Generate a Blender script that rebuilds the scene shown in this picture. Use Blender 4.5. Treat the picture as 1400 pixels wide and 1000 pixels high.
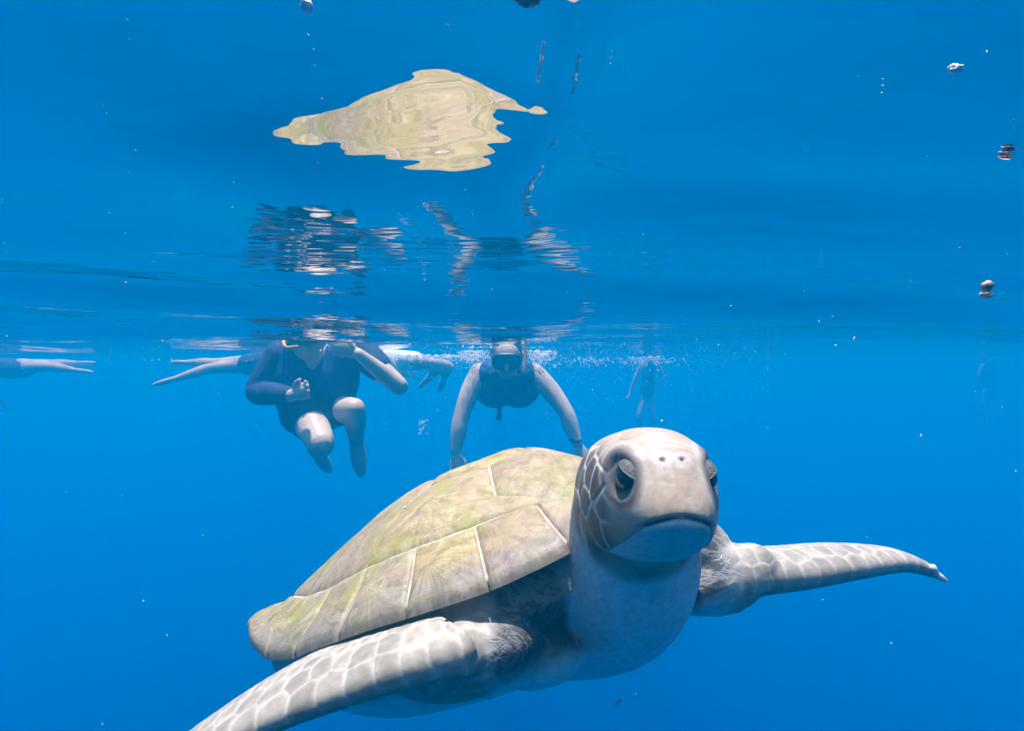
import bpy, bmesh, math, random
import numpy as np
from mathutils import Vector, Matrix, noise, kdtree

R = math.radians
scene = bpy.context.scene
for o in list(bpy.data.objects):
    bpy.data.objects.remove(o)
random.seed(7)
RNG = np.random.default_rng(7)

# ------------------------------------------------------------------ camera
FPX = 790.0            # focal length in pixels of the 1400 wide photograph
CAMZ = -0.12           # the lens sits a hand's breadth under the surface
cam_d = bpy.data.cameras.new('camera')
cam_d.sensor_width = 36.0
cam_d.lens = 36.0 * FPX / 1400.0
cam_d.clip_start = 0.01
cam_d.clip_end = 1000.0
cam = bpy.data.objects.new('camera', cam_d)
scene.collection.objects.link(cam)
cam.location = (0, 0, CAMZ)
cam.rotation_euler = (R(90) - math.atan(10.0 / FPX), 0, 0)
scene.camera = cam

# ------------------------------------------------------------------ world, sun, exposure
SUN_EL, SUN_AZ = R(85), R(330)      # azimuth clockwise from +Y: all but overhead
w = bpy.data.worlds.new('World')
scene.world = w
w.use_nodes = True
wn = w.node_tree
wn.nodes.clear()
sky = wn.nodes.new('ShaderNodeTexSky')
sky.sky_type = 'NISHITA'
sky.sun_disc = False
sky.sun_elevation = SUN_EL
sky.sun_rotation = SUN_AZ
bgn = wn.nodes.new('ShaderNodeBackground')
bgn.inputs['Strength'].default_value = 0.12
wo = wn.nodes.new('ShaderNodeOutputWorld')
wn.links.new(sky.outputs[0], bgn.inputs[0])
wn.links.new(bgn.outputs[0], wo.inputs[0])
sd = bpy.data.lights.new('sun', 'SUN')
sd.energy = 4.0
sd.angle = R(2.0)
sd.color = (1.0, 0.96, 0.9)
sun = bpy.data.objects.new('sun', sd)
scene.collection.objects.link(sun)
to_sun = Vector((math.sin(SUN_AZ) * math.cos(SUN_EL), math.cos(SUN_AZ) * math.cos(SUN_EL), math.sin(SUN_EL)))
sun.rotation_euler = to_sun.to_track_quat('Z', 'Y').to_euler()
scene.view_settings.view_transform = 'Standard'
scene.view_settings.look = 'None'
scene.view_settings.exposure = 1.52
scene.view_settings.gamma = 1.0
cy = scene.cycles
cy.max_bounces = 7
cy.diffuse_bounces = 2
cy.glossy_bounces = 3
cy.transmission_bounces = 4
cy.volume_bounces = 3
cy.transparent_max_bounces = 16
cy.use_denoising = True
cy.adaptive_threshold = 0.02
cy.sample_clamp_indirect = 4.0
cy.caustics_reflective = False
cy.caustics_refractive = False


# ------------------------------------------------------------------ helpers
def at(px, py, d):
    """photo pixel (1400 x 1000) and depth in metres -> world point"""
    return np.array([(px - 700.0) / FPX * d, d, CAMZ - (py - 490.0) / FPX * d])


def link(o, parent=None):
    scene.collection.objects.link(o)
    if parent is not None:
        o.parent = parent
    return o


def tag(o, label=None, cat=None, group=None, kind=None):
    if label: o['label'] = label
    if cat: o['category'] = cat
    if group: o['group'] = group
    if kind: o['kind'] = kind
    return o


def mesh_obj(name, verts, faces, mat, parent=None, smooth=True):
    me = bpy.data.meshes.new(name)
    me.from_pydata([tuple(map(float, v)) for v in verts], [], [tuple(map(int, f)) for f in faces])
    me.materials.append(mat)
    if smooth:
        me.polygons.foreach_set('use_smooth', [True] * len(me.polygons))
    me.update()
    return link(bpy.data.objects.new(name, me), parent)


def empty(name, loc):
    o = bpy.data.objects.new(name, None)
    o.location = loc
    o.empty_display_size = 0.1
    return link(o)


def set_attr(me, name, arr):
    """arr: n x 3 per-vertex values"""
    a = me.color_attributes.new(name, 'FLOAT_COLOR', 'POINT')
    buf = np.ones((len(me.vertices), 4), np.float32)
    buf[:, :3] = arr
    a.data.foreach_set('color', buf.ravel())


def get_co(me):
    c = np.empty(len(me.vertices) * 3, np.float32)
    me.vertices.foreach_get('co', c)
    return c.reshape(-1, 3).astype(float)


def get_no(me):
    c = np.empty(len(me.vertices) * 3, np.float32)
    me.vertices.foreach_get('normal', c)
    return c.reshape(-1, 3).astype(float)


def put_co(me, co):
    me.vertices.foreach_set('co', co.astype(np.float32).ravel())
    me.update()


def sstep(a, b, x):
    t = np.clip((x - a) / (b - a), 0, 1)
    return t * t * (3 - 2 * t)


def catmull(pts, n):
    pts = [np.array(p, float) for p in pts]
    P = [2 * pts[0] - pts[1]] + pts + [2 * pts[-1] - pts[-2]]
    out = []
    for i in range(1, len(P) - 2):
        for k in range(n):
            t = k / n
            a, b, c, d = P[i - 1], P[i], P[i + 1], P[i + 2]
            out.append(0.5 * ((2 * b) + (c - a) * t + (2 * a - 5 * b + 4 * c - d) * t * t + (3 * b - a - 3 * c + d) * t ** 3))
    out.append(pts[-1])
    return np.array(out)


class Soup:
    """closed shells collected for one voxel union"""
    def __init__(self, rs=1.0):
        self.v, self.f, self.rs = [], [], rs

    def add(self, v, f):
        b = len(self.v)
        self.v += [tuple(map(float, p)) for p in v]
        self.f += [tuple(int(i) + b for i in q) for q in f]

    def rings(self, rings):
        """closed loft through rings of equal length"""
        n = len(rings[0])
        v = [p for r in rings for p in r]
        f = []
        for i in range(len(rings) - 1):
            for j in range(n):
                k = (j + 1) % n
                f.append((i * n + j, i * n + k, (i + 1) * n + k, (i + 1) * n + j))
        v.append(np.mean(rings[0], axis=0)); v.append(np.mean(rings[-1], axis=0))
        a, b = len(v) - 2, len(v) - 1
        m = (len(rings) - 1) * n
        for j in range(n):
            k = (j + 1) % n
            f.append((a, k, j)); f.append((b, m + j, m + k))
        self.add(v, f)

    def ball(self, c, r, sc=(1, 1, 1), M=None, n=14):
        rings = []
        r = r * self.rs
        c = np.array(c, float)
        for i in range(1, n):
            t = math.pi * i / n
            ring = []
            for j in range(2 * n):
                a = 2 * math.pi * j / (2 * n)
                p = np.array([math.sin(t) * math.cos(a) * sc[0], math.sin(t) * math.sin(a) * sc[1], math.cos(t) * sc[2]]) * r
                if M is not None: p = M @ p
                ring.append(c + p)
            rings.append(ring)
        self.rings(rings)

    def tube(self, nodes, n=14, k=4, flat=None):
        """nodes: (point, radius) ; smooth tapered limb with rounded ends. flat=(dir, factor): squash along dir"""
        pts = catmull([list(p) + [r] for p, r in nodes], k) if len(nodes) > 2 else np.array([list(p) + [r] for p, r in nodes], float)
        P, rad = pts[:, :3], np.maximum(pts[:, 3] * self.rs, 0.002)
        rings = []
        ref = np.array([0.31, 0.2, 0.93])
        T = np.gradient(P, axis=0)
        m = len(P)
        def ring(c, t, r):
            t = t / (np.linalg.norm(t) + 1e-9)
            a = np.cross(t, ref if abs(t @ ref) < .9 else np.array([1., 0, 0])); a /= np.linalg.norm(a)
            b = np.cross(t, a)
            out = []
            for j in range(n):
                q = 2 * math.pi * j / n
                o = (a * math.cos(q) + b * math.sin(q)) * r
                if flat is not None:
                    d = np.array(flat[0], float); d /= np.linalg.norm(d)
                    o = o - d * (o @ d) * (1 - flat[1])
                out.append(c + o)
            return out
        t0 = T[0] / (np.linalg.norm(T[0]) + 1e-9); t1 = T[-1] / (np.linalg.norm(T[-1]) + 1e-9)
        for s, q in ((.97, .25), (.75, .66), (.4, .92)):
            rings.append(ring(P[0] - t0 * rad[0] * s, t0, rad[0] * q))
        for i in range(m):
            rings.append(ring(P[i], T[i], rad[i]))
        for s, q in ((.4, .92), (.75, .66), (.97, .25)):
            rings.append(ring(P[-1] + t1 * rad[-1] * s, t1, rad[-1] * q))
        self.rings(rings)

    def union(self, name, voxel, smooth=6, fac=0.5):
        me = bpy.data.meshes.new(name + '_raw')
        me.from_pydata(self.v, [], self.f)
        bm = bmesh.new(); bm.from_mesh(me)
        bmesh.ops.recalc_face_normals(bm, faces=bm.faces[:])
        bm.to_mesh(me); bm.free()
        o = bpy.data.objects.new(name + '_raw', me)
        scene.collection.objects.link(o)
        m = o.modifiers.new('r', 'REMESH'); m.mode = 'VOXEL'; m.voxel_size = voxel; m.use_smooth_shade = True
        if smooth:
            s = o.modifiers.new('s', 'SMOOTH'); s.factor = fac; s.iterations = smooth
        dg = bpy.context.evaluated_depsgraph_get()
        out = bpy.data.meshes.new_from_object(o.evaluated_get(dg))
        out.name = name
        bpy.data.objects.remove(o); bpy.data.meshes.remove(me)
        out.materials.clear()
        out.polygons.foreach_set('use_smooth', [True] * len(out.polygons))
        return out


# ------------------------------------------------------------------ materials
def new_mat(name):
    m = bpy.data.materials.new(name)
    m.use_nodes = True
    nt = m.node_tree
    nt.nodes.clear()
    out = nt.nodes.new('ShaderNodeOutputMaterial')
    return m, nt, out


def N(nt, kind, **kw):
    n = nt.nodes.new(kind)
    for k, v in kw.items():
        if k.startswith('_'):
            setattr(n, k[1:], v)
        else:
            n.inputs[k.replace('__', ' ')].default_value = v
    return n


def mixc(nt, fac, a, b, mode='MIX'):
    n = nt.nodes.new('ShaderNodeMix')
    n.data_type = 'RGBA'
    n.blend_type = mode
    for sock, val in ((n.inputs[0], fac), (n.inputs[6], a), (n.inputs[7], b)):
        if isinstance(val, bpy.types.NodeSocket):
            nt.links.new(val, sock)
        else:
            sock.default_value = val if not isinstance(val, tuple) or len(val) == 4 else (*val, 1)
    return n.outputs[2]


def ramp(nt, src, stops):
    n = nt.nodes.new('ShaderNodeValToRGB')
    e = n.color_ramp.elements
    while len(e) < len(stops): e.new(0.5)
    for el, (p, c) in zip(e, stops):
        el.position = p
        el.color = (c, c, c, 1) if isinstance(c, (int, float)) else (*c, 1)
    nt.links.new(src, n.inputs[0])
    return n.outputs[0]


def plain(name, col, rough=0.6, var=0.25, scale=30.0, bump=0.0, spec=0.3, col2=None):
    m, nt, out = new_mat(name)
    b = N(nt, 'ShaderNodeBsdfPrincipled', Roughness=rough)
    b.inputs['Specular IOR Level'].default_value = spec
    tc = N(nt, 'ShaderNodeTexCoord')
    nz = N(nt, 'ShaderNodeTexNoise', Scale=scale, Detail=5.0)
    nt.links.new(tc.outputs['Object'], nz.inputs['Vector'])
    dark = tuple(c * (1 - var) for c in col)
    c = mixc(nt, ramp(nt, nz.outputs[0], [(0.35, 0.0), (0.65, 1.0)]), dark, col2 or tuple(min(1, c * (1 + var * .5)) for c in col))
    nt.links.new(c, b.inputs['Base Color'])
    if bump:
        bp = N(nt, 'ShaderNodeBump', Strength=bump, Distance=0.01)
        nt.links.new(nz.outputs[0], bp.inputs['Height'])
        nt.links.new(bp.outputs[0], b.inputs['Normal'])
    nt.links.new(b.outputs[0], out.inputs[0])
    return m


# ------------------------------------------------------------------ the sea: water body and rippled surface
WATER_TOP = 0.45
m_haze, nt, out = new_mat('sea_water')
pv = N(nt, 'ShaderNodeVolumePrincipled')
pv.inputs['Color'].default_value = (0.0, 0.58, 0.945, 1)
pv.inputs['Density'].default_value = 0.175
pv.inputs['Anisotropy'].default_value = 0.70
pv.inputs['Absorption Color'].default_value = (0.02, 0.006, 0.5, 1)
pv.inputs['Density Attribute'].default_value = ''
nt.links.new(pv.outputs[0], out.inputs['Volume'])
m_haze.cycles.homogeneous_volume = True
hx, hy0, hy1, hz = 160, -60, 190, -70
hv = [(x, y, z) for x in (-hx, hx) for y in (hy0, hy1) for z in (hz, WATER_TOP)]
hf = [(0, 1, 3, 2), (4, 6, 7, 5), (0, 4, 5, 1), (2, 3, 7, 6), (0, 2, 6, 4), (1, 5, 7, 3)]
haze = mesh_obj('haze', hv, hf, m_haze, smooth=False)
tag(haze, 'clear blue sea water filling the scene below the surface', 'water', kind='stuff')

m_surf, nt, out = new_mat('water_surface')
geo = N(nt, 'ShaderNodeNewGeometry')
tc = N(nt, 'ShaderNodeTexCoord')
mp = N(nt, 'ShaderNodeMapping')
mp.inputs['Scale'].default_value = (0.55, 1.0, 1.0)
nt.links.new(tc.outputs['Object'], mp.inputs['Vector'])
n1 = N(nt, 'ShaderNodeTexNoise', Scale=9.0, Detail=3.0, Roughness=0.55)
nt.links.new(mp.outputs[0], n1.inputs['Vector'])
bp = N(nt, 'ShaderNodeBump', Strength=0.10, Distance=0.02)
sp = N(nt, 'ShaderNodeSeparateXYZ')
nt.links.new(geo.outputs['Position'], sp.inputs[0])
mr = N(nt, 'ShaderNodeMapRange')
for k_, v_ in (('From Min', 0.42), ('From Max', 1.3), ('To Min', 0.15), ('To Max', 0.45)):
    mr.inputs[k_].default_value = v_
nt.links.new(sp.outputs['Y'], mr.inputs['Value'])
nt.links.new(mr.outputs[0], bp.inputs['Strength'])
nt.links.new(n1.outputs[0], bp.inputs['Height'])
fr = N(nt, 'ShaderNodeFresnel', IOR=1.333)
nt.links.new(bp.outputs[0], fr.inputs['Normal'])
gl = N(nt, 'ShaderNodeBsdfGlossy', Roughness=0.0)
nt.links.new(bp.outputs[0], gl.inputs['Normal'])
tr = N(nt, 'ShaderNodeBsdfTransparent')
mx = N(nt, 'ShaderNodeMixShader')
nt.links.new(fr.outputs[0], mx.inputs[0])
nt.links.new(tr.outputs[0], mx.inputs[1])
nt.links.new(gl.outputs[0], mx.inputs[2])
nt.links.new(mx.outputs[0], out.inputs['Surface'])

WAVES = []
wr = random.Random(11)
for lam, slope, cnt in ((7.0, 0.03, 3), (3.0, 0.04, 4), (1.4, 0.045, 6), (0.7, 0.05, 7), (0.33, 0.035, 7)):
    for i in range(cnt):
        ang = R(90) + wr.gauss(0, 0.5)        # travelling mostly towards / away from the lens
        L = lam * wr.uniform(0.75, 1.35)
        k = 2 * math.pi / L
        WAVES.append((k * math.cos(ang), k * math.sin(ang), slope / k / math.sqrt(cnt) * 1.4, wr.uniform(0, 6.28)))


RIPPLES = []
for lam, slope, cnt in ((0.85, 0.11, 3), (0.45, 0.075, 3), (0.22, 0.03, 4)):
    for i in range(cnt):
        ang = R(90) + wr.gauss(0, 0.22)
        k = 2 * math.pi / (lam * wr.uniform(0.8, 1.25))
        RIPPLES.append((k * math.cos(ang), k * math.sin(ang), slope / k / math.sqrt(cnt) * 1.4, wr.uniform(0, 6.28)))


def softplus(x, w_):
    return w_ * np.logaddexp(0, x / w_)


def wave_z(X, Y):
    Z = np.zeros_like(X)
    for kx, ky, a, ph in WAVES:
        Z += a * np.sin(kx * X + ky * Y + ph)
    near = 1 - np.exp(-((X / 0.9) ** 2 + (Y / 0.8) ** 2))
    Z = Z * (0.08 + 0.92 * near)
    rip = np.zeros_like(X)
    for kx, ky, a, ph in RIPPLES:
        rip += a * np.sin(kx * X + ky * Y + ph + 0.8 * np.sin(1.7 * X + ph))
    q_ = X / np.maximum(np.abs(Y), 0.05)
    rip_gain = 0.35 + 0.65 * np.maximum(sstep(-0.35, -0.65, q_), sstep(0.15, 0.5, q_))      # ripples weakened where they would mirror the shell again
    rip_gain = rip_gain + (1 - rip_gain) * sstep(0.7, 1.6, Y)
    Z = Z + rip * rip_gain * sstep(0.32, 0.52, np.hypot(Y, 0.6 * X)) * np.exp(-np.hypot(X, Y) / 0.9)
    # tilts sculpted above the lens to place the mirrored shell and clear other reflections
    yc = 0.243 - 0.25 * (X + 0.07)
    rt = sstep(-0.018, 0.030, X)
    lo = softplus(0.08 - Y, 0.01)
    tr_ = 0.13 * (softplus(yc - Y, 0.006) - lo) * (1 - rt) + 0.122 * (softplus(0.40 - Y, 0.015) - lo) * rt
    tr_ = tr_ + 0.02 * (softplus(0.235 - Y, 0.008) - lo) * rt + 0.05 * (softplus(0.205 - Y, 0.008) - lo) * (1 - rt)
    loc = np.exp(-(X / 0.8) ** 4) * sstep(-0.3, 0.05, Y)
    dip = (0.10 * X - (0.020 + 0.05 * sstep(-0.05, -0.13, X)) * (Y - 0.31)) * np.exp(-((X + 0.06) / 0.13) ** 2) * np.exp(-((Y - 0.3) / 0.15) ** 2)
    turn = 0.030 * (1 - np.exp(-softplus(X - 0.004, 0.006) / 0.05)) * np.exp(-(Y / 0.6) ** 2) * np.exp(-(X / 0.4) ** 2)
    return Z - tr_ * loc + dip + turn


t = np.linspace(-1, 1, 420)
gx = 0.45 * np.sinh(6.5 * t)
ty = np.linspace(-0.72, 1, 520)
gy = 0.2 + 0.36 * np.sinh(6.8 * ty)
X, Y = np.meshgrid(gx, gy)
Z = wave_z(X, Y)
fade = np.exp(-np.hypot(X, Y) / 60)
Z = Z * fade
nx = len(gx)
vs = np.stack([X, Y, Z], -1).reshape(-1, 3)
ii, jj = np.meshgrid(np.arange(len(gy) - 1), np.arange(nx - 1), indexing='ij')
b0 = (ii * nx + jj).ravel()
fs = np.stack([b0, b0 + 1, b0 + nx + 1, b0 + nx], -1)
surf = mesh_obj('sea_surface', vs, fs, m_surf)
tag(surf, kind='structure')

# ------------------------------------------------------------------ sea turtle
YAW, PITCH, ROLL = 0.727, 0.397, -0.033
T_POS = np.array([-0.042, 0.934, CAMZ - 0.390])
SH_H = 0.196


def frame(yaw, pitch, roll):
    f = np.array([math.sin(yaw) * math.cos(pitch), -math.cos(yaw) * math.cos(pitch), math.sin(pitch)])
    l = np.array([math.cos(yaw), math.sin(yaw), 0.0])
    u = np.cross(f, l)
    c, s = math.cos(roll), math.sin(roll)
    return np.stack([f, l * c + u * s, u * c - l * s], 1)


TM = frame(YAW, PITCH, ROLL)          # columns: forward, left, up


def b2w(p):                           # turtle body coords -> world
    return np.asarray(p, float) @ TM.T + T_POS


def w2b(p):
    return (np.asarray(p, float) - T_POS) @ TM


RIM_DEG = np.linspace(0, 180, 61)


def rim_table(tab):
    v = np.interp(RIM_DEG, [0, 30, 60, 90, 120, 150, 180], tab)
    return np.convolve(np.pad(v, 4, mode='edge'), np.ones(9) / 9, 'valid')


RIM_R = rim_table([0.368, 0.361, 0.343, 0.327, 0.354, 0.403, 0.442])      # plan radius round the rim, nuchal to tail
RIM_Z = rim_table([0.071, 0.020, 0.010, -0.012, 0.034, 0.054, 0.041])     # rim height


def rim_deg(a):
    return np.degrees(np.abs(np.arctan2(np.sin(a), np.cos(a))))


def shell_R(a):
    return np.interp(rim_deg(a), RIM_DEG, RIM_R)


def edge_z(a):
    return np.interp(rim_deg(a), RIM_DEG, RIM_Z)


def shell_z(x, y, lift=0.0):
    a = np.arctan2(y, x)
    Pc = np.clip(np.hypot(x, y) / shell_R(a), 0, 1.15)
    z = (SH_H + np.where(x > 0, 0.137, 0.341) * x) * (1 - Pc ** 2.3) + edge_z(a) * Pc ** 2
    z += 0.018 * np.clip((Pc - 0.84) / 0.16, 0, 1) ** 2                   # flared margin
    z += 0.005 * np.exp(-(y / 0.02) ** 2) * (1 - Pc ** 2)                 # low keel
    return z + lift


# --- shell materials
m_sc, nt, out = new_mat('scute')
b = N(nt, 'ShaderNodeBsdfPrincipled', Roughness=0.55)
b.inputs['Specular IOR Level'].default_value = 0.25
at1 = N(nt, 'ShaderNodeAttribute', _attribute_name='ray')
at2 = N(nt, 'ShaderNodeAttribute', _attribute_name='tint')
tc = N(nt, 'ShaderNodeTexCoord')
nr = N(nt, 'ShaderNodeTexNoise', Scale=1.0, Detail=6.0, Roughness=0.62)
nt.links.new(at1.outputs['Vector'], nr.inputs['Vector'])
nb = N(nt, 'ShaderNodeTexNoise', Scale=9.0, Detail=6.0, Roughness=0.65)
nt.links.new(tc.outputs['Object'], nb.inputs['Vector'])
nf = N(nt, 'ShaderNodeTexNoise', Scale=55.0, Detail=8.0, Roughness=0.75)
nt.links.new(tc.outputs['Object'], nf.inputs['Vector'])
c = mixc(nt, ramp(nt, nr.outputs[0], [(0.33, 0.0), (0.66, 1.0)]), (0.215, 0.160, 0.075), (0.42, 0.345, 0.205))
c = mixc(nt, ramp(nt, nb.outputs[0], [(0.46, 0.0), (0.60, 0.8)]), c, (0.31, 0.215, 0.15))
ng = N(nt, 'ShaderNodeTexNoise', Scale=13.0, Detail=7.0, Roughness=0.7)
mpg = N(nt, 'ShaderNodeMapping'); mpg.inputs['Location'].default_value = (3.1, 7.7, 1.3)
nt.links.new(tc.outputs['Object'], mpg.inputs['Vector']); nt.links.new(mpg.outputs[0], ng.inputs['Vector'])
c = mixc(nt, ramp(nt, ng.outputs[0], [(0.52, 0.0), (0.62, 0.75)]), c, (0.25, 0.225, 0.06))
c = mixc(nt, ramp(nt, nf.outputs[0], [(0.48, 0.0), (0.66, 0.8)]), c, (0.15, 0.115, 0.07))
nv = N(nt, 'ShaderNodeTexNoise', Scale=30.0, Detail=9.0, Roughness=0.8, Distortion=1.2)
nt.links.new(tc.outputs['Object'], nv.inputs['Vector'])
c = mixc(nt, ramp(nt, nv.outputs[0], [(0.56, 0.0), (0.66, 0.65)]), c, (0.50, 0.43, 0.32))
c = mixc(nt, ramp(nt, nv.outputs[0], [(0.30, 0.6), (0.42, 0.0)]), c, (0.20, 0.17, 0.08))
c = mixc(nt, 1.0, c, at2.outputs['Color'], 'MULTIPLY')
nt.links.new(c, b.inputs['Base Color'])
at3 = N(nt, 'ShaderNodeAttribute', _attribute_name='ring')
sx_ = N(nt, 'ShaderNodeSeparateXYZ'); nt.links.new(at3.outputs['Vector'], sx_.inputs[0])
ma_ = N(nt, 'ShaderNodeMath', _operation='MULTIPLY_ADD'); ma_.inputs[1].default_value = 55.0
nt.links.new(sx_.outputs[0], ma_.inputs[0])
mb_ = N(nt, 'ShaderNodeMath', _operation='MULTIPLY'); mb_.inputs[1].default_value = 45.0
nt.links.new(nb.outputs[0], mb_.inputs[0]); nt.links.new(mb_.outputs[0], ma_.inputs[2])
ms_ = N(nt, 'ShaderNodeMath', _operation='SINE'); nt.links.new(ma_.outputs[0], ms_.inputs[0])
bp0 = N(nt, 'ShaderNodeBump', Strength=0.06, Distance=0.002)
nt.links.new(ms_.outputs[0], bp0.inputs['Height'])
bp = N(nt, 'ShaderNodeBump', Strength=0.25, Distance=0.004)
nt.links.new(nr.outputs[0], bp.inputs['Height']); nt.links.new(bp0.outputs[0], bp.inputs['Normal'])
bp2 = N(nt, 'ShaderNodeBump', Strength=0.3, Distance=0.002)
nt.links.new(nf.outputs[0], bp2.inputs['Height'])
nt.links.new(bp.outputs[0], bp2.inputs['Normal'])
nt.links.new(bp2.outputs[0], b.inputs['Normal'])
nt.links.new(b.outputs[0], out.inputs[0])
m_seam = plain('shell_seam', (0.40, 0.35, 0.28), 0.7, 0.3, 40)

# --- skin material driven by per-vertex colour and masks
m_skin, nt, out = new_mat('turtle_skin')
b = N(nt, 'ShaderNodeBsdfPrincipled', Roughness=0.5)
b.inputs['Specular IOR Level'].default_value = 0.25
a1 = N(nt, 'ShaderNodeAttribute', _attribute_name='skin_colour')
a2 = N(nt, 'ShaderNodeAttribute', _attribute_name='skin_mask')
sep = N(nt, 'ShaderNodeSeparateColor')
nt.links.new(a2.outputs['Color'], sep.inputs[0])
tc = N(nt, 'ShaderNodeTexCoord')
nf = N(nt, 'ShaderNodeTexNoise', Scale=120.0, Detail=5.0, Roughness=0.65)
nt.links.new(tc.outputs['Object'], nf.inputs['Vector'])
nm = N(nt, 'ShaderNodeTexNoise', Scale=18.0, Detail=4.0)
nt.links.new(tc.outputs['Object'], nm.inputs['Vector'])
mp = N(nt, 'ShaderNodeMapping')
mp.inputs['Rotation'].default_value = (0.3, 0.9, 0.5)
mp.inputs['Scale'].default_value = (210, 55, 110)
nt.links.new(tc.outputs['Object'], mp.inputs['Vector'])
vs_ = N(nt, 'ShaderNodeVectorMath', _operation='SCALE'); vs_.inputs['Scale'].default_value = 5.0
nt.links.new(nm.outputs['Color'], vs_.inputs[0])
va_ = N(nt, 'ShaderNodeVectorMath', _operation='ADD')
nt.links.new(mp.outputs[0], va_.inputs[0]); nt.links.new(vs_.outputs[0], va_.inputs[1])
dn = va_.outputs[0]
vo = N(nt, 'ShaderNodeTexVoronoi', Scale=1.0, _feature='DISTANCE_TO_EDGE')
nt.links.new(dn, vo.inputs['Vector'])
mp3 = N(nt, 'ShaderNodeMapping')
mp3.inputs['Rotation'].default_value = (0.5, -0.7, 0.5)
mp3.inputs['Scale'].default_value = (26, 80, 30)
nt.links.new(tc.outputs['Object'], mp3.inputs['Vector'])
nrd = N(nt, 'ShaderNodeTexNoise', Scale=1.0, Detail=4.0, Roughness=0.6, Distortion=0.6)
nt.links.new(mp3.outputs[0], nrd.inputs['Vector'])
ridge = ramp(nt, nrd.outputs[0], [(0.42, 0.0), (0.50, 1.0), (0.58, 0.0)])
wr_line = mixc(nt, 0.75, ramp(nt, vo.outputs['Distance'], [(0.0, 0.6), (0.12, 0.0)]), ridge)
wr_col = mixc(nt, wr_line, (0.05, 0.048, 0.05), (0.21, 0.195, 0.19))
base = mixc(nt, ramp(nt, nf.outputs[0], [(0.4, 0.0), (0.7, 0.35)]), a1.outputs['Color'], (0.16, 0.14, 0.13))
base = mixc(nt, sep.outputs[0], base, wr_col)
nt.links.new(base, b.inputs['Base Color'])
h1 = N(nt, 'ShaderNodeMath', _operation='MULTIPLY')
hs_ = N(nt, 'ShaderNodeMath', _operation='SUBTRACT'); nt.links.new(vo.outputs['Distance'], hs_.inputs[0]); nt.links.new(ridge, hs_.inputs[1])
nt.links.new(hs_.outputs[0], h1.inputs[0]); nt.links.new(sep.outputs[0], h1.inputs[1])
bp = N(nt, 'ShaderNodeBump', Strength=0.35, Distance=0.003); bp.invert = True
nt.links.new(h1.outputs[0], bp.inputs['Height'])
bp2 = N(nt, 'ShaderNodeBump', Strength=0.25, Distance=0.002)
nt.links.new(nf.outputs[0], bp2.inputs['Height']); nt.links.new(bp.outputs[0], bp2.inputs['Normal'])
nt.links.new(bp2.outputs[0], b.inputs['Normal'])
nt.links.new(b.outputs[0], out.inputs[0])

turtle = empty('sea_turtle', tuple(T_POS))
tag(turtle, 'pale green sea turtle with domed cream shell swimming towards the lens', 'sea turtle')


def to_local(v):
    return np.asarray(v) - T_POS


# --- head
H_POS = np.array([0.130, 0.545, CAMZ - 0.120])
HM = frame(R(1), 0.0, 0.0)


def h2w(p): return np.asarray(p, float) @ HM.T + H_POS
def w2h(p): return (np.asarray(p, float) - H_POS) @ HM


HEAD = [  # x, half width top, half width bottom, top z, bottom z
    (0.0990, 0.009, 0.013, -0.001, -0.010),
    (0.0960, 0.017, 0.022, 0.006, -0.016),
    (0.0895, 0.023, 0.031, 0.017, -0.022),
    (0.080, 0.029, 0.037, 0.030, -0.032),
    (0.071, 0.035, 0.041, 0.040, -0.040),
    (0.058, 0.042, 0.046, 0.0475, -0.050),
    (0.040, 0.048, 0.052, 0.053, -0.060),
    (0.015, 0.053, 0.060, 0.0550, -0.068),
    (-0.015, 0.055, 0.067, 0.0530, -0.074),
    (-0.045, 0.054, 0.070, 0.046, -0.078),
    (-0.075, 0.058, 0.066, 0.040, -0.080),
    (-0.100, 0.048, 0.055, 0.026, -0.080),
]
body = Soup()
hp = catmull(HEAD, 3)
rings = []
for x, wt, wb, zt, zb in hp:
    ring = []
    for j in range(36):
        q = 2 * math.pi * j / 36
        cq, sq = math.cos(q), math.sin(q)
        e = 0.78
        yy = math.copysign(abs(cq) ** e, cq)
        zz = math.copysign(abs(sq) ** e, sq)
        zn = 0.5 * (zz + 1)
        hw = wb + (wt - wb) * zn
        hw *= 1 - 0.07 * max(0, zz) ** 2
        ring.append(h2w((x, yy * hw, zb + (zt - zb) * zn)))
    rings.append(ring)
body.rings(rings)
# --- neck and throat
body.tube([(h2w((-0.055, 0, -0.012)), 0.058), (h2w((-0.07, 0, -0.045)), 0.066), (np.array([0.136, 0.66, CAMZ - 0.235]), 0.078),
           (np.array([0.12, 0.74, CAMZ - 0.30]), 0.095), (np.array([0.06, 0.84, CAMZ - 0.36]), 0.10)], n=24)
# --- trunk under the shell
na, nr_ = 72, 12
aa = np.linspace(0, 2 * math.pi, na, endpoint=False)
rings = []
for i in range(1, nr_ + 1):
    p = i / nr_ * 0.955
    r = shell_R(aa) * p
    x, y = r * np.cos(aa), r * np.sin(aa)
    rings.append(b2w(np.stack([x, y, shell_z(x, y) - 0.018 - 0.02 * (1 - p)], -1)))
for i in range(nr_, 0, -1):
    p = i / nr_ * (0.965 - 0.09 * np.clip(-np.cos(aa), 0, 1))
    r = shell_R(aa) * p
    x, y = r * np.cos(aa), r * np.sin(aa)
    z = edge_z(aa) * p - 0.010 - 0.112 * (1 - p ** 3.6)
    z = z - 0.01 * np.clip(x / 0.4, -1, 1)
    rings.append(b2w(np.stack([x, y, z], -1)))
body.rings([list(r) for r in rings])
# shoulders
body.ball(b2w((0.22, -0.10, -0.05)), 0.07, (1.1, 1.0, 0.7), TM)
body.ball(b2w((0.19, -0.19, -0.030)), 0.085, (1.35, 1.0, 0.62), TM)
body.ball(b2w((0.26, 0.15, -0.005)), 0.085, (1.15, 0.95, 0.85), TM)


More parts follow.
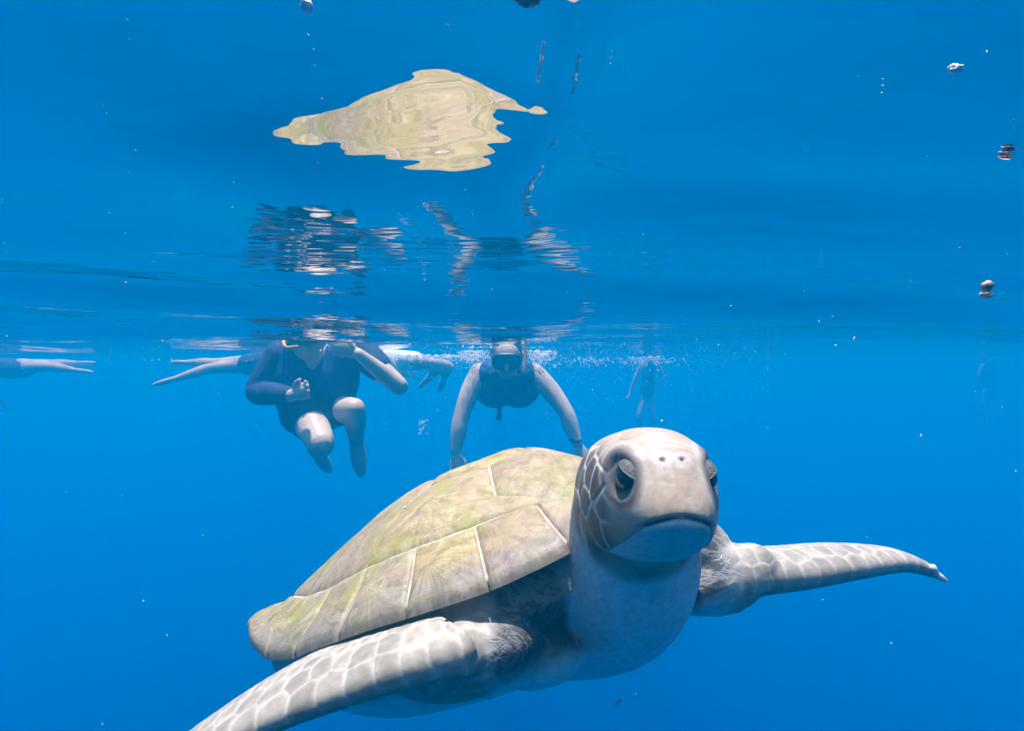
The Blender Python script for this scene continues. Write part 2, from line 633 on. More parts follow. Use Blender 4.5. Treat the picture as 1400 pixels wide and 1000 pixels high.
def flipper(path, chord_dir, prof, thick, n=26):
    """path: leading edge polyline in world; prof: chord per node; thick: thickness per node"""
    pts = catmull([list(p) + [c, t_] for p, c, t_ in zip(path, prof, thick)], 6)
    rings = []
    for row in pts:
        p, c, th = row[:3], max(row[3], 0.004), max(row[4], 0.003)
        cd = np.array(chord_dir, float)
        i = len(rings)
        tdir = pts[min(i + 1, len(pts) - 1), :3] - pts[max(i - 1, 0), :3]
        tdir /= np.linalg.norm(tdir)
        cd = cd - tdir * (cd @ tdir); cd /= np.linalg.norm(cd)
        nn = np.cross(tdir, cd)
        if nn[2] < 0: nn = -nn
        ring = []
        for j in range(n):
            q = 2 * math.pi * j / n
            s = 0.5 * (1 - math.cos(q))              # 0 at leading edge
            hgt = th * 0.5 * math.copysign(1, math.sin(q)) * (2.2 * math.sqrt(max(s, 0)) * (1 - s) ** 0.9 + 0.12 * math.sin(math.pi * s)) * 0.9 + math.copysign(0.0025, math.sin(q)) * min(1, 12 * (1 - s)) if 0 < s < 1 else 0
            ring.append(p + cd * c * s + nn * hgt)
        rings.append(ring)
    body.rings(rings)
    return pts


# right fore flipper (sweeps back along the near side)
RF_PATH = [at(652, 898, 0.562), at(640, 905, 0.552), at(605, 917, 0.546), at(535, 938, 0.542), at(460, 964, 0.545), at(380, 994, 0.55), at(290, 1035, 0.56), at(200, 1080, 0.58), at(130, 1115, 0.60)]
flipper(RF_PATH, (-0.06, 0.98, 0.05), [0.060, 0.078, 0.096, 0.105, 0.115, 0.12, 0.105, 0.07, 0.02], [0.036, 0.046, 0.052, 0.046, 0.040, 0.036, 0.028, 0.02, 0.01])
body.ball(at(634, 884, 0.600), 0.05, (0.52, 1.0, 0.50), n=16)
body.tube([(b2w((0.20, -0.13, -0.03)), 0.055), (at(640, 875, 0.68), 0.040), (at(632, 884, 0.61), 0.026)], n=18)
# left fore flipper (reaches out on the far side)
LF_PATH = [at(960, 825, 0.74), at(1000, 812, 0.75), at(1050, 803, 0.765), at(1120, 796, 0.79), at(1190, 784, 0.83), at(1245, 777, 0.87), at(1275, 783, 0.90), at(1287, 790, 0.915)]
flipper(LF_PATH, (-0.25, 0.95, 0.10), [0.10, 0.10, 0.105, 0.105, 0.095, 0.07, 0.04, 0.012], [0.065, 0.062, 0.058, 0.05, 0.042, 0.03, 0.02, 0.01])
body.tube([(b2w((0.27, 0.15, -0.01)), 0.075), (at(985, 790, 0.80), 0.052), (at(1030, 778, 0.80), 0.034)], n=18)
# hind flippers trail behind
for s in (-1, 1):
    p = [b2w((-0.25, 0.11 * s, -0.02)), b2w((-0.35, 0.14 * s, -0.03)), b2w((-0.42, 0.15 * s, -0.035)), b2w((-0.45, 0.14 * s, -0.04))]
    flipper(p, TM[:, 1] * -s, [0.07, 0.09, 0.10, 0.03], [0.05, 0.035, 0.025, 0.01])
body.tube([(b2w((-0.34, 0, 0.0)), 0.03), (b2w((-0.41, 0, 0.01)), 0.012)], n=12)

me = body.union('body', 0.0032, 9)
# finer faces on the head
bm = bmesh.new(); bm.from_mesh(me)
for lim in (0.135, 0.125):
    ed = set()
    for v in bm.verts:
        h = (np.array(v.co) - H_POS) @ HM
        if h[0] > -0.075 and abs(h[1]) < 0.09 and -0.095 < h[2] < 0.075:
            for e in v.link_edges: ed.add(e)
    if lim == 0.135:
        va = np.array([v.co[:] for v in bm.verts])
        def _pd(P, pts):
            o_ = np.full(len(P), 9.0)
            for A, B in zip(pts[:-1], pts[1:]):
                dd = B - A
                tt = np.clip(((P - A) @ dd) / (dd @ dd), 0, 1)
                o_ = np.minimum(o_, np.linalg.norm(P - (A + tt[:, None] * dd), axis=1))
            return o_
        nf_ = np.minimum(_pd(va, RF_PATH), _pd(va, LF_PATH)) < 0.085
        bm.verts.ensure_lookup_table()
        for i_ in np.where(nf_)[0]:
            for e in bm.verts[int(i_)].link_edges: ed.add(e)
        bmesh.ops.subdivide_edges(bm, edges=list(ed), cuts=1, use_grid_fill=True, smooth=0.6)
bm.to_mesh(me); bm.free()

co = get_co(me)
me.update()
no = get_no(me)
h = w2h(co)
bc = w2b(co)


def seg_dist(P, A, B):
    A, B = np.asarray(A, float), np.asarray(B, float)
    d = B - A
    t = np.clip(((P - A) @ d) / (d @ d), 0, 1)
    return np.linalg.norm(P - (A + t[:, None] * d), axis=1)


def path_dist(P, pts):
    out = np.full(len(P), 9.0)
    for a, b_ in zip(pts[:-1], pts[1:]):
        out = np.minimum(out, seg_dist(P, a, b_))
    return out


def voro(P, seeds):
    """nearest two seed distances and the nearest index"""
    kd = kdtree.KDTree(len(seeds))
    for i, s in enumerate(seeds): kd.insert(s, i)
    kd.balance()
    f1 = np.empty(len(P)); f2 = np.empty(len(P)); idx = np.empty(len(P), int)
    for i, p in enumerate(P):
        r = kd.find_n(p, 2)
        f1[i], idx[i], f2[i] = r[0][2], r[0][1], r[1][2]
    return f1, f2, idx


def poisson(P, rad, seed=1):
    rg = np.random.default_rng(seed)
    order = rg.permutation(len(P))
    cell = {}
    keep = []
    for i in order:
        p = P[i]
        k = tuple((p // rad).astype(int))
        ok = True
        for dx in (-1, 0, 1):
            for dy in (-1, 0, 1):
                for dz in (-1, 0, 1):
                    for q in cell.get((k[0] + dx, k[1] + dy, k[2] + dz), ()):
                        if (p[0] - q[0]) ** 2 + (p[1] - q[1]) ** 2 + (p[2] - q[2]) ** 2 < rad * rad:
                            ok = False; break
                    if not ok: break
                if not ok: break
            if not ok: break
        if ok:
            cell.setdefault(k, []).append(p); keep.append(p)
    return np.array(keep)


# region weights
hd = np.linalg.norm((h - np.array([0.0, 0, -0.01])) / np.array([1.15, 0.85, 0.9]), axis=1)
W_head = sstep(0.112, 0.088, hd) * sstep(-0.085, -0.05, h[:, 0])
rf_pts = [RF_PATH[i] + np.array([0.02, 0.05, 0]) for i in range(len(RF_PATH))]
lf_pts = [LF_PATH[i] + np.array([-0.02, 0.05, 0]) for i in range(len(LF_PATH))]
dR = path_dist(co, rf_pts[1:]); dL = path_dist(co, lf_pts[2:])
W_fl = np.maximum(sstep(0.082, 0.060, dR) * sstep(0.665, 0.635, co[:, 1]) * sstep(-0.012, -0.032, co[:, 0]), sstep(0.082, 0.060, dL) * sstep(0.255, 0.315, co[:, 0])) * (1 - W_head)
up = no[:, 2]
under = sstep(0.15, -0.35, up)

WHITE = np.array([0.62, 0.62, 0.60])
GREY = np.array([0.40, 0.37, 0.35])
col = np.tile(GREY, (len(co), 1)).astype(float)
# plastron and throat white
wm = sstep(-0.015, -0.045, bc[:, 2]) * (bc[:, 0] < 0.5)
col = col * (1 - wm[:, None]) + np.array([0.72, 0.71, 0.66]) * wm[:, None]
nk = path_dist(co, [h2w((-0.05, 0, -0.03)), np.array([0.136, 0.66, CAMZ - 0.235]), np.array([0.12, 0.74, CAMZ - 0.30])])
W_neck = sstep(0.115, 0.085, nk) * (1 - W_head)
ncol = np.array([0.46, 0.43, 0.40]) * (1 - under[:, None]) + np.array([0.76, 0.76, 0.74]) * under[:, None]
col = col * (1 - W_neck[:, None]) + ncol * W_neck[:, None]
spk = np.array([noise.fractal(Vector(p) * 45, 0.9, 2.1, 5) for p in co])
sw = np.clip(spk * 1.3 - 0.25, 0, 0.6) * np.maximum(W_neck * (1 - 0.75 * under), 0.3 * wm)
col = col * (1 - sw[:, None]) + np.array([0.20, 0.18, 0.17]) * sw[:, None]
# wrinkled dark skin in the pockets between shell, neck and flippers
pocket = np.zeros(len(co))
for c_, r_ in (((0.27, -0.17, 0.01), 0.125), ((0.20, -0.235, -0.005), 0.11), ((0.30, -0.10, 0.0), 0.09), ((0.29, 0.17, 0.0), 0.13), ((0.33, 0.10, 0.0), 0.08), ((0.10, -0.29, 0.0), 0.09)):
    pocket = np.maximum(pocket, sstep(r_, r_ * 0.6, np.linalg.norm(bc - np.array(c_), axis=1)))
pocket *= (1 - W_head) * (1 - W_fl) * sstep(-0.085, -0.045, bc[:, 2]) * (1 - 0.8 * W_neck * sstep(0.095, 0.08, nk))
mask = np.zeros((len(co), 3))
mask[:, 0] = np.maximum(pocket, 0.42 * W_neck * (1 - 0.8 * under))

# flipper scales: big plates along the leading edge, small behind
def along(P, path):
    """arc length along a path and distance from it"""
    best = np.full(len(P), 9.0); u = np.zeros(len(P)); acc = 0.0
    for A, B in zip(path[:-1], path[1:]):
        d = B - A; L_ = np.linalg.norm(d)
        t = np.clip(((P - A) @ d) / (L_ * L_), 0, 1)
        q = np.linalg.norm(P - (A + t[:, None] * d), axis=1)
        m_ = q < best
        best[m_] = q[m_]; u[m_] = (acc + t * L_)[m_]
        acc += L_
    return u, best, acc


fl_i = np.where(W_fl > 0.02)[0]
Pf = co[fl_i]
uR, vR, LR = along(Pf, RF_PATH)
uL, vL, LL = along(Pf, LF_PATH)
isL = vL < vR
uu = np.where(isL, uL + 3.0, uR); vv = np.where(isL, vL, vR)
sdn = np.where(no[fl_i, 2] > -0.45, 0.0, 0.03)
rg = np.random.default_rng(5)
sds = []
for o_, L_ in ((0.0, LR), (3.0, LL)):
    for sd_k in (0.0, 0.03):
        x_ = 0.0
        while x_ < L_ + 0.03:
            sds.append((o_ + x_, 0.010 + rg.uniform(0, .006), sd_k)); x_ += 0.030 * rg.uniform(0.8, 1.2)
        x_ = 0.012
        while x_ < L_ + 0.03:
            sds.append((o_ + x_, 0.046 + rg.uniform(-.006, .006), sd_k)); x_ += 0.026 * rg.uniform(0.75, 1.25)
        for v_ in (0.066, 0.080, 0.093, 0.106, 0.118):
            x_ = rg.uniform(0, .01)
            while x_ < L_ + 0.03:
                sds.append((o_ + x_, v_ + rg.uniform(-.004, .004), sd_k)); x_ += 0.016 * rg.uniform(0.7, 1.3)
sds = np.array(sds)
jit = np.array([noise.noise(Vector(p) * 60) for p in Pf]) * 0.0025
f1, f2, idx = voro(np.stack([uu + jit, vv + jit, sdn], -1), sds)
seam = sstep(0.0030, 0.0008, f2 - f1)
tone = RNG.uniform(0.78, 1.12, len(sds))[idx]
fc = np.array([0.37, 0.315, 0.26])[None] * tone[:, None]
inner = sstep(0.0, 0.014, f2 - f1)
fc = fc * (1.0 - 0.22 * inner[:, None]) * (1 + 0.25 * np.array([noise.fractal(Vector(p) * 70, 0.9, 2.0, 4) for p in Pf]))[:, None]
fc = fc * (1 - seam[:, None] * 0.5) + np.array([0.47, 0.43, 0.38]) * seam[:, None] * 0.5
wf = W_fl[fl_i][:, None]
col[fl_i] = col[fl_i] * (1 - wf) + fc * wf
disp = np.zeros(len(co))
disp[fl_i] += 0.0006 * sstep(0.0, 0.007, f2 - f1) * W_fl[fl_i]

# head: pale crown, tan beak, dark cheek plates between pale seams
hi = np.where(W_head > 0.01)[0]
Hh = h[hi]
ay = np.abs(Hh[:, 1])
CHEEK = [(0.040, 0.050, -0.010), (0.022, 0.056, 0.008), (0.017, 0.060, -0.033), (-0.003, 0.063, 0.013), (-0.006, 0.066, -0.016), (0.056, 0.040, 0.020),
         (0.064, 0.040, -0.012), (-0.030, 0.068, -0.002), (-0.014, 0.068, -0.044), (-0.036, 0.070, -0.030), (-0.030, 0.058, 0.030), (-0.058, 0.066, 0.004), (-0.060, 0.066, -0.035),
         (0.046, 0.050, -0.034), (0.026, 0.047, 0.036), (0.088, 0.012, 0.006), (0.072, 0.010, 0.040),
         (0.050, 0.014, 0.052), (0.020, 0.020, 0.056), (-0.015, 0.022, 0.056), (-0.050, 0.022, 0.052), (0.000, 0.046, 0.046), (-0.035, 0.046, 0.046)]
seeds = np.array(CHEEK)
Hm = np.stack([Hh[:, 0], ay, Hh[:, 2]], -1)
f1, f2, idx = voro(Hm, seeds)
e = f2 - f1
side = sstep(0.030, 0.046, ay) * sstep(0.056, 0.036, Hh[:, 0])
crown = sstep(0.018, 0.040, Hh[:, 2])
tan = np.array([0.44, 0.345, 0.265]); pale = np.array([0.41, 0.33, 0.285]); dark = np.array([0.060, 0.042, 0.036]); sm = np.array([0.50, 0.46, 0.42])
c0 = tan * (1 - crown[:, None]) + pale * crown[:, None]
c0 = c0 * (1 + crown * RNG.uniform(-0.16, 0.06, len(seeds))[idx])[:, None]
plate = dark[None] * RNG.uniform(0.8, 1.7, len(seeds))[idx][:, None]
gr = sstep(0.0, 0.016, e)
plate = plate * (0.55 + 0.45 * gr[:, None]) + np.array([0.12, 0.10, 0.09]) * (1 - gr[:, None]) * 0.6
sd_ = side * (1 - 0.75 * crown)
c1 = c0 * (1 - sd_[:, None]) + plate * sd_[:, None]
sl = sstep(0.0046, 0.0022, e) * np.maximum(side, 0.30 * crown)
dsl = sstep(0.0105, 0.0055, e) * (1 - sl) * crown * 0.35
c1 = c1 * (1 - dsl[:, None]) + np.array([0.27, 0.17, 0.13]) * dsl[:, None]
brn = np.array([0.5 + 0.5 * noise.fractal(Vector(p) * 38, 0.8, 2.0, 4) for p in Hh])
fin = np.array([noise.fractal(Vector(p) * 160, 0.9, 2.0, 5) for p in Hh])
c1 = c1 * (1 + 0.22 * fin)[:, None]
bg_ = np.clip(brn - 0.42, 0, 1)[:, None] * 1.35 * (1 - 0.6 * side[:, None])
c1 = c1 * (1 - bg_) + np.array([0.33, 0.21, 0.14]) * bg_
# creases from eye to mouth and across the snout
for pth, k_ in ((((0.063, 0.038, 0.010), (0.075, 0.036, 0.002), (0.080, 0.035, -0.010)), 0.4), (((0.066, 0.034, 0.030), (0.071, 0.022, 0.036), (0.074, 0.016, 0.036)), 0.35), (((0.04, 0.02, 0.053), (0.03, 0.036, 0.05), (0.026, 0.045, 0.042)), 0.35)):
    g_ = sstep(0.0038, 0.0008, path_dist(Hm, [np.array(q) for q in pth])) * k_
    c1 = c1 * (1 - g_[:, None]) + np.array([0.22, 0.15, 0.12]) * g_[:, None]
c1 = c1 * (1 - sl[:, None]) + sm * sl[:, None]
disp[hi] += 0.0010 * sstep(0.0, 0.006, e) * side * W_head[hi]
# blotches of brown on brow and lores
for p_, r_, k_ in (((0.066, 0.040, -0.006), 0.018, 0.35), ((0.040, 0.030, 0.05), 0.018, 0.25), ((0.089, 0.0, 0.010), 0.012, 0.22), ((0.055, 0.046, -0.025), 0.014, 0.45)):
    g_ = np.exp(-np.sum((Hm - np.array(p_)) ** 2, 1) / r_ ** 2) * k_
    c1 = c1 * (1 - g_[:, None]) + np.array([0.30, 0.17, 0.09]) * g_[:, None]
# mouth line: high at the beak tip, sinking to the corners
MOUTH = catmull([(0.101, 0.0, -0.003), (0.095, 0.020, -0.009), (0.074, 0.040, -0.025), (0.046, 0.050, -0.042), (0.016, 0.060, -0.056), (0.001, 0.065, -0.054)], 6)
md = path_dist(Hm, MOUTH[:, :3])
below = Hh[:, 2] < np.interp(-Hh[:, 0], -MOUTH[:, 0], MOUTH[:, 2])
g_ = sstep(0.0026, 0.0008, md)
rim = below * sstep(0.016, 0.006, md) + 0.0
jaw = below * sstep(-0.02, 0.01, Hh[:, 0])
c1 = c1 * (1 - jaw[:, None]) + np.array([0.62, 0.60, 0.56]) * jaw[:, None]
lip = below * np.exp(-((md - 0.0065) / 0.0035) ** 2)
disp[hi] += 0.0006 * lip * W_head[hi]
c1 = c1 * (1 - g_[:, None]) + np.array([0.06, 0.055, 0.06]) * g_[:, None]
disp[hi] -= 0.0020 * sstep(0.0042, 0.0, md)
disp[hi] -= 0.0012 * jaw * W_head[hi] * sstep(0.0, 0.003, md)
# nostrils
for s in (-1, 1):
    dn_ = np.linalg.norm(Hh - np.array([0.0745, 0.0085 * s, 0.0385]), axis=1)
    ng = sstep(0.0036, 0.0018, dn_)
    c1 = c1 * (1 - ng[:, None]) + np.array([0.11, 0.07, 0.06]) * ng[:, None]
    disp[hi] -= 0.0022 * ng
    rg_ = np.exp(-((dn_ - 0.0065) / 0.0025) ** 2) * 0.35
    c1 = c1 * (1 - rg_[:, None]) + np.array([0.62, 0.56, 0.54]) * rg_[:, None]
# eye sockets
EYE = np.array([0.055, 0.0400, 0.020])
er = Hm - EYE
er = np.stack([er[:, 0] * 0.88 - er[:, 2] * 0.47, er[:, 1], er[:, 0] * 0.47 + er[:, 2] * 0.88], -1)     # slanting down to the beak
de = np.linalg.norm(er / np.array([1.35, 1, 0.95]), axis=1)
sock = sstep(0.0275, 0.019, de)
c1 = c1 * (1 - sock[:, None] * 0.9) + np.array([0.085, 0.078, 0.08]) * sock[:, None] * 0.9
ringl = np.exp(-((de - 0.0275) / 0.0026) ** 2) * 0.5
c1 = c1 * (1 - ringl[:, None]) + sm * ringl[:, None]
disp[hi] -= 0.0032 * sstep(0.0195, 0.012, de)
brow = np.exp(-np.sum(((Hm - (EYE + np.array([-0.002, -0.003, 0.017]))) / np.array([0.022, 0.012, 0.006])) ** 2, 1))
disp[hi] += 0.0035 * brow
wh = W_head[hi][:, None]
col[hi] = col[hi] * (1 - wh) + c1 * wh
co += no * disp[:, None]
put_co(me, co - T_POS)
set_attr(me, 'skin_colour', np.clip(col, 0, 1))
set_attr(me, 'skin_mask', mask)
me.materials.append(m_skin)
bo = link(bpy.data.objects.new('body', me), turtle)
me.polygons.foreach_set('use_smooth', [True] * len(me.polygons))

# eyes: dark ball under a heavy lid
m_eye = plain('eye', (0.012, 0.012, 0.015), 0.08, 0.3, 200, spec=0.6)
m_lid = plain('eyelid', (0.115, 0.105, 0.105), 0.8, 0.4, 320, bump=0.25, spec=0.1)
for s in (-1, 1):
    c_ = np.array([EYE[0] - 0.001, (EYE[1] - 0.0090) * s, EYE[2] - 0.001])
    vv, ff = [], []
    so = Soup(); so.ball((0, 0, 0), 0.0150, (1.12, 0.80, 0.95), n=12)
    eye = mesh_obj('eye', to_local(h2w(np.array(so.v) + c_)), so.f, m_eye, turtle)
    # upper and lower lids: parts of a slightly larger ball
    outd = np.array([0.45, 0.89 * s, 0.05]); outd /= np.linalg.norm(outd)
    tang = np.array([0.89, -0.45 * s, 0.0]); tang /= np.linalg.norm(tang)
    upv = np.cross(outd, tang); upv *= np.sign(upv[2])
    for nm_, e0, e1 in (('upper_eyelid', 33, 85), ('lower_eyelid', -80, -46)):
        vv, ff = [], []
        for sh_, rr in enumerate((0.0162, 0.0148)):
            for i in range(9):
                el = R(e0 + (e1 - e0) * i / 8)
                for j in range(17):
                    az = R(-88 + 176 * j / 16)
                    tilt = R(-26) * math.sin(az)
                    el2 = el + (tilt + R(10) * (1 - math.cos(az))*(-1 if nm_[0]=='u' else 1)) * (1 - i / 8 if nm_[0] == 'u' else i / 8)
                    d_ = outd * math.cos(el2) * math.cos(az) + tang * math.cos(el2) * math.sin(az) + upv * math.sin(el2)
                    vv.append(c_ + d_ * rr * np.array([1.14, 0.81, 0.97]))
        for sh_ in (0, 153):
            for i in range(8):
                for j in range(16):
                    q = (sh_ + i * 17 + j, sh_ + i * 17 + j + 1, sh_ + (i + 1) * 17 + j + 1, sh_ + (i + 1) * 17 + j)
                    ff.append(q)
        rimi = [j for j in range(17)] + [i * 17 + 16 for i in range(1, 9)] + [8 * 17 + j for j in range(15, -1, -1)] + [i * 17 for i in range(7, 0, -1)]
        for a_, b_ in zip(rimi, rimi[1:] + rimi[:1]):
            ff.append((a_, b_, b_ + 153, a_ + 153))
        mesh_obj(nm_, to_local(h2w(np.array(vv))), ff, m_lid, eye)

# claws at the tip of the far flipper and on the near one
m_claw = plain('claw', (0.55, 0.50, 0.45), 0.4, 0.2, 200)
for base_p, d_ in ((LF_PATH[-2] + np.array([0.006, 0, 0]), np.array([0.45, -0.05, -0.9])), (LF_PATH[-1], np.array([0.75, -0.1, -0.45]))):
    so = Soup()
    d_ = d_ / np.linalg.norm(d_)
    so.tube([(base_p - d_ * 0.006, 0.0062), (base_p + d_ * 0.004, 0.005), (base_p + d_ * 0.012, 0.0022)], n=10)
    mesh_obj('claw', to_local(np.array(so.v)), so.f, m_claw, turtle)

# --- carapace base
rings = []
vs, fs = [], []
na, nr_ = 120, 26
aa = np.linspace(0, 2 * math.pi, na, endpoint=False)
for i in range(nr_ + 1):
    p = i / nr_
    r = shell_R(aa) * p * 0.995
    x, y = r * np.cos(aa), r * np.sin(aa)
    vs += list(np.stack([x, y, shell_z(x, y)], -1))
for k_, dz in ((0.995, -0.007), (0.93, -0.010)):
    r = shell_R(aa) * k_
    x, y = r * np.cos(aa), r * np.sin(aa)
    vs += list(np.stack([x, y, shell_z(shell_R(aa) * .995 * np.cos(aa), shell_R(aa) * .995 * np.sin(aa)) + dz], -1))
for i in range(nr_ + 2):
    for j in range(na):
        k_ = (j + 1) % na
        fs.append((i * na + j, i * na + k_, (i + 1) * na + k_, (i + 1) * na + j))
cara = mesh_obj('carapace', to_local(b2w(np.array(vs))), fs, m_seam, turtle)
cara['label'] = 'domed cream and olive shell of large smooth scutes'


def scute(name, poly, lift=0.0034, tint=(1, 1, 1), nb=7, gap=0.0009, ext=None):
    """poly: plan outline (x, y) in body coords; laid on the dome with softened edges"""
    poly = np.array(poly, float)
    # resample the outline
    seg = np.roll(poly, -1, 0) - poly
    outl = []
    for p, s_ in zip(poly, seg):
        n_ = max(2, int(np.linalg.norm(s_) / 0.012))
        for q in range(n_): outl.append(p + s_ * q / n_)
    outl = np.array(outl)
    c_ = poly.mean(0)
    d = outl - c_
    ln = np.linalg.norm(d, axis=1, keepdims=True)
    outl = outl - d / ln * gap
    n_ = len(outl)
    vs, ray, rng_ = [], [], []
    org = c_ + np.array([-0.25 * np.ptp(poly[:, 0]), 0])       # growth centre sits towards the rear
    off = random.uniform(0, 50)
    def put(p, r):
        z = float(shell_z(p[0], p[1]))
        li = lift * (1 - max(0, (r - 0.9) / 0.1) ** 2 * 1.3) + 0.0012 * math.sin(min(1, r) * math.pi)
        vs.append((p[0], p[1], z + li))
        rng_.append((r, off, 0))
        q = p - org
        a = math.atan2(q[1], q[0])
        wv = 0.35 * noise.noise(Vector((p[0] * 22, p[1] * 22, off)))
        ray.append((math.cos(a + wv) * 5.5 + off, math.sin(a + wv) * 5.5, np.hypot(*q) * 14))
    put(c_, 0)
    rr = [0.12, 0.28, 0.45, 0.62, 0.78, 0.9, 0.965, 1.0]
    for r in rr:
        for p in outl: put(c_ + (p - c_) * r, r)
    fs = [(0, 1 + j, 1 + (j + 1) % n_) for j in range(n_)]
    for i in range(len(rr) - 1):
        for j in range(n_):
            k_ = (j + 1) % n_
            fs.append((1 + i * n_ + j, 1 + (i + 1) * n_ + j, 1 + (i + 1) * n_ + k_, 1 + i * n_ + k_))
    # skirt under the edge
    m_ = 1 + (len(rr) - 1) * n_
    b_ = len(vs)
    for j in range(n_):
        x_, y_, z_ = vs[m_ + j]
        vs.append((x_, y_, z_ - 0.005)); ray.append(ray[m_ + j]); rng_.append(rng_[m_ + j])
    for j in range(n_):
        k_ = (j + 1) % n_
        fs.append((m_ + j, b_ + j, b_ + k_, m_ + k_))
    o = mesh_obj(name, to_local(b2w(np.array(vs))), fs, m_sc, cara)
    set_attr(o.data, 'ray', np.array(ray))
    set_attr(o.data, 'ring', np.array(rng_))
    tn = np.tile(np.array(tint), (len(vs), 1))
    if name[0] == 'm':                       # lilac grey band along the rim
        va = np.array(vs)
        pr = np.hypot(va[:, 0], va[:, 1]) / shell_R(np.arctan2(va[:, 1], va[:, 0]))
        k_ = sstep(0.90, 0.97, pr)[:, None] * sstep(-0.30, 0.0, va[:, 0])[:, None]
        tn = tn * (1 - k_) + np.array([0.66, 0.68, 0.90]) * k_
    set_attr(o.data, 'tint', tn)
    return o


def P_(deg, rho):                      # plan point at polar angle (0 = forward, + = left) and fraction of the outline
    a = R(deg)
    r = float(shell_R(np.array(a))) * rho
    return (r * math.cos(a), r * math.sin(a))


RM = 0.82        # inner edge of the marginals
# vertebral / costal grid along the shell
VX = [0.300, 0.175, 0.035, -0.110, -0.240, -0.355]          # cross seams of the five vertebrals
VWID = [0.085, 0.075, 0.07, 0.065, 0.055, 0.05]             # half width at the seams
VMID = [0.125, 0.135, 0.135, 0.12, 0.085]                   # half width at mid scute
tints = lambda: tuple(np.clip(np.array([1.0, 1.0, 1.0]) * random.uniform(0.86, 1.1) * np.array([1, random.uniform(0.95, 1.04), random.uniform(0.82, 1.1)]), 0, 1.2))
for i in range(5):
    x0, x1 = VX[i], VX[i + 1]
    xm = (x0 + x1) / 2
    scute('vertebral_scute', [(x0, VWID[i]), (xm, VMID[i]), (x1, VWID[i + 1]), (x1, -VWID[i + 1]), (xm, -VMID[i]), (x0, -VWID[i])], tint=tints())


def rim_pt(x, s):
    """point on the marginal seam with given body x"""
    best = min((abs(P_(d, RM)[0] - x), d) for d in np.arange(0, 180, 0.5))
    q = P_(best[1], RM)
    return (q[0], q[1] * s), best[1]


CX = [0.315, 0.205, 0.045, -0.105, -0.225, -0.320]
for s in (1, -1):
    for i in range(4):
        xa = VX[i + 1] if i < 4 else 0
        # the costal lies between the mid points of two neighbouring vertebrals
        m0 = (VX[i] + VX[i + 1]) / 2
        m1 = (VX[i + 1] + VX[i + 2]) / 2
        o0, d0 = rim_pt((m0 + 0.015) if i else 0.262, s)
        o1, d1 = rim_pt(m1 - 0.01, s)
        arc = [(P_(d, RM)[0], P_(d, RM)[1] * s) for d in np.linspace(d1, d0, 6)]
        pl = [(m0, VMID[i] * s), (VX[i + 1], VWID[i + 1] * s), (m1, VMID[i + 1] * s)] + arc
        if i == 0: pl = [(VX[0], VWID[0] * s)] + pl
        scute('costal_scute', pl, tint=tints())
NM = 12
edges = [7] + list(np.linspace(20, 170, NM - 1)) + [180]
for s in (1, -1):
    for i in range(NM - 1):
        d0, d1 = edges[i], edges[i + 1]
        rear = max(0.0, (d0 - 110) / 70)
        outer = []
        for q in np.linspace(0, 1, 6):
            bulge = 1.0 + 0.15 * rear * math.sin(math.pi * q) ** 0.8 + 0.012
            outer.append(P_(d0 + (d1 - d0) * q, bulge))
        inner_ = [P_(d1 + (d0 - d1) * q, RM + 0.0) for q in np.linspace(0, 1, 4)]
        pl = [(x_, y_ * s) for x_, y_ in outer + inner_]
        scute('marginal_scute', pl, tint=tints(), lift=0.0038)
scute('nuchal_scute', [P_(-7, 1.0), P_(0, 1.005), P_(7, 1.0), P_(7, RM), (VX[0] , VWID[0] * .4), (VX[0], -VWID[0] * .4), P_(-7, RM)], tint=(1, 1, 1))


# ------------------------------------------------------------------ snorkellers
m_body = plain('wet_skin', (0.56, 0.42, 0.32), 0.5, 0.22, 9)
m_navy = plain('navy_cloth', (0.018, 0.030, 0.11), 0.8, 0.5, 16, bump=0.3)
m_blue = plain('blue_cloth', (0.012, 0.055, 0.20), 0.75, 0.4, 14, bump=0.3)
m_short = plain('dark_shorts', (0.020, 0.022, 0.05), 0.8, 0.5, 16, bump=0.3)
m_hair = plain('dark_hair', (0.03, 0.02, 0.016), 0.6, 0.5, 60, bump=0.4)
m_rubber = plain('black_rubber', (0.02, 0.021, 0.024), 0.4, 0.3, 40)
m_lens = plain('mask_glass', (0.08, 0.11, 0.13), 0.08, 0.2, 10, spec=0.8)
m_tube = plain('snorkel_tube', (0.55, 0.30, 0.06), 0.4, 0.3, 20)
m_white = plain('white_plastic', (0.75, 0.75, 0.72), 0.4, 0.15, 30)


def unit(v):
    v = np.asarray(v, float)
    return v / (np.linalg.norm(v) + 1e-9)


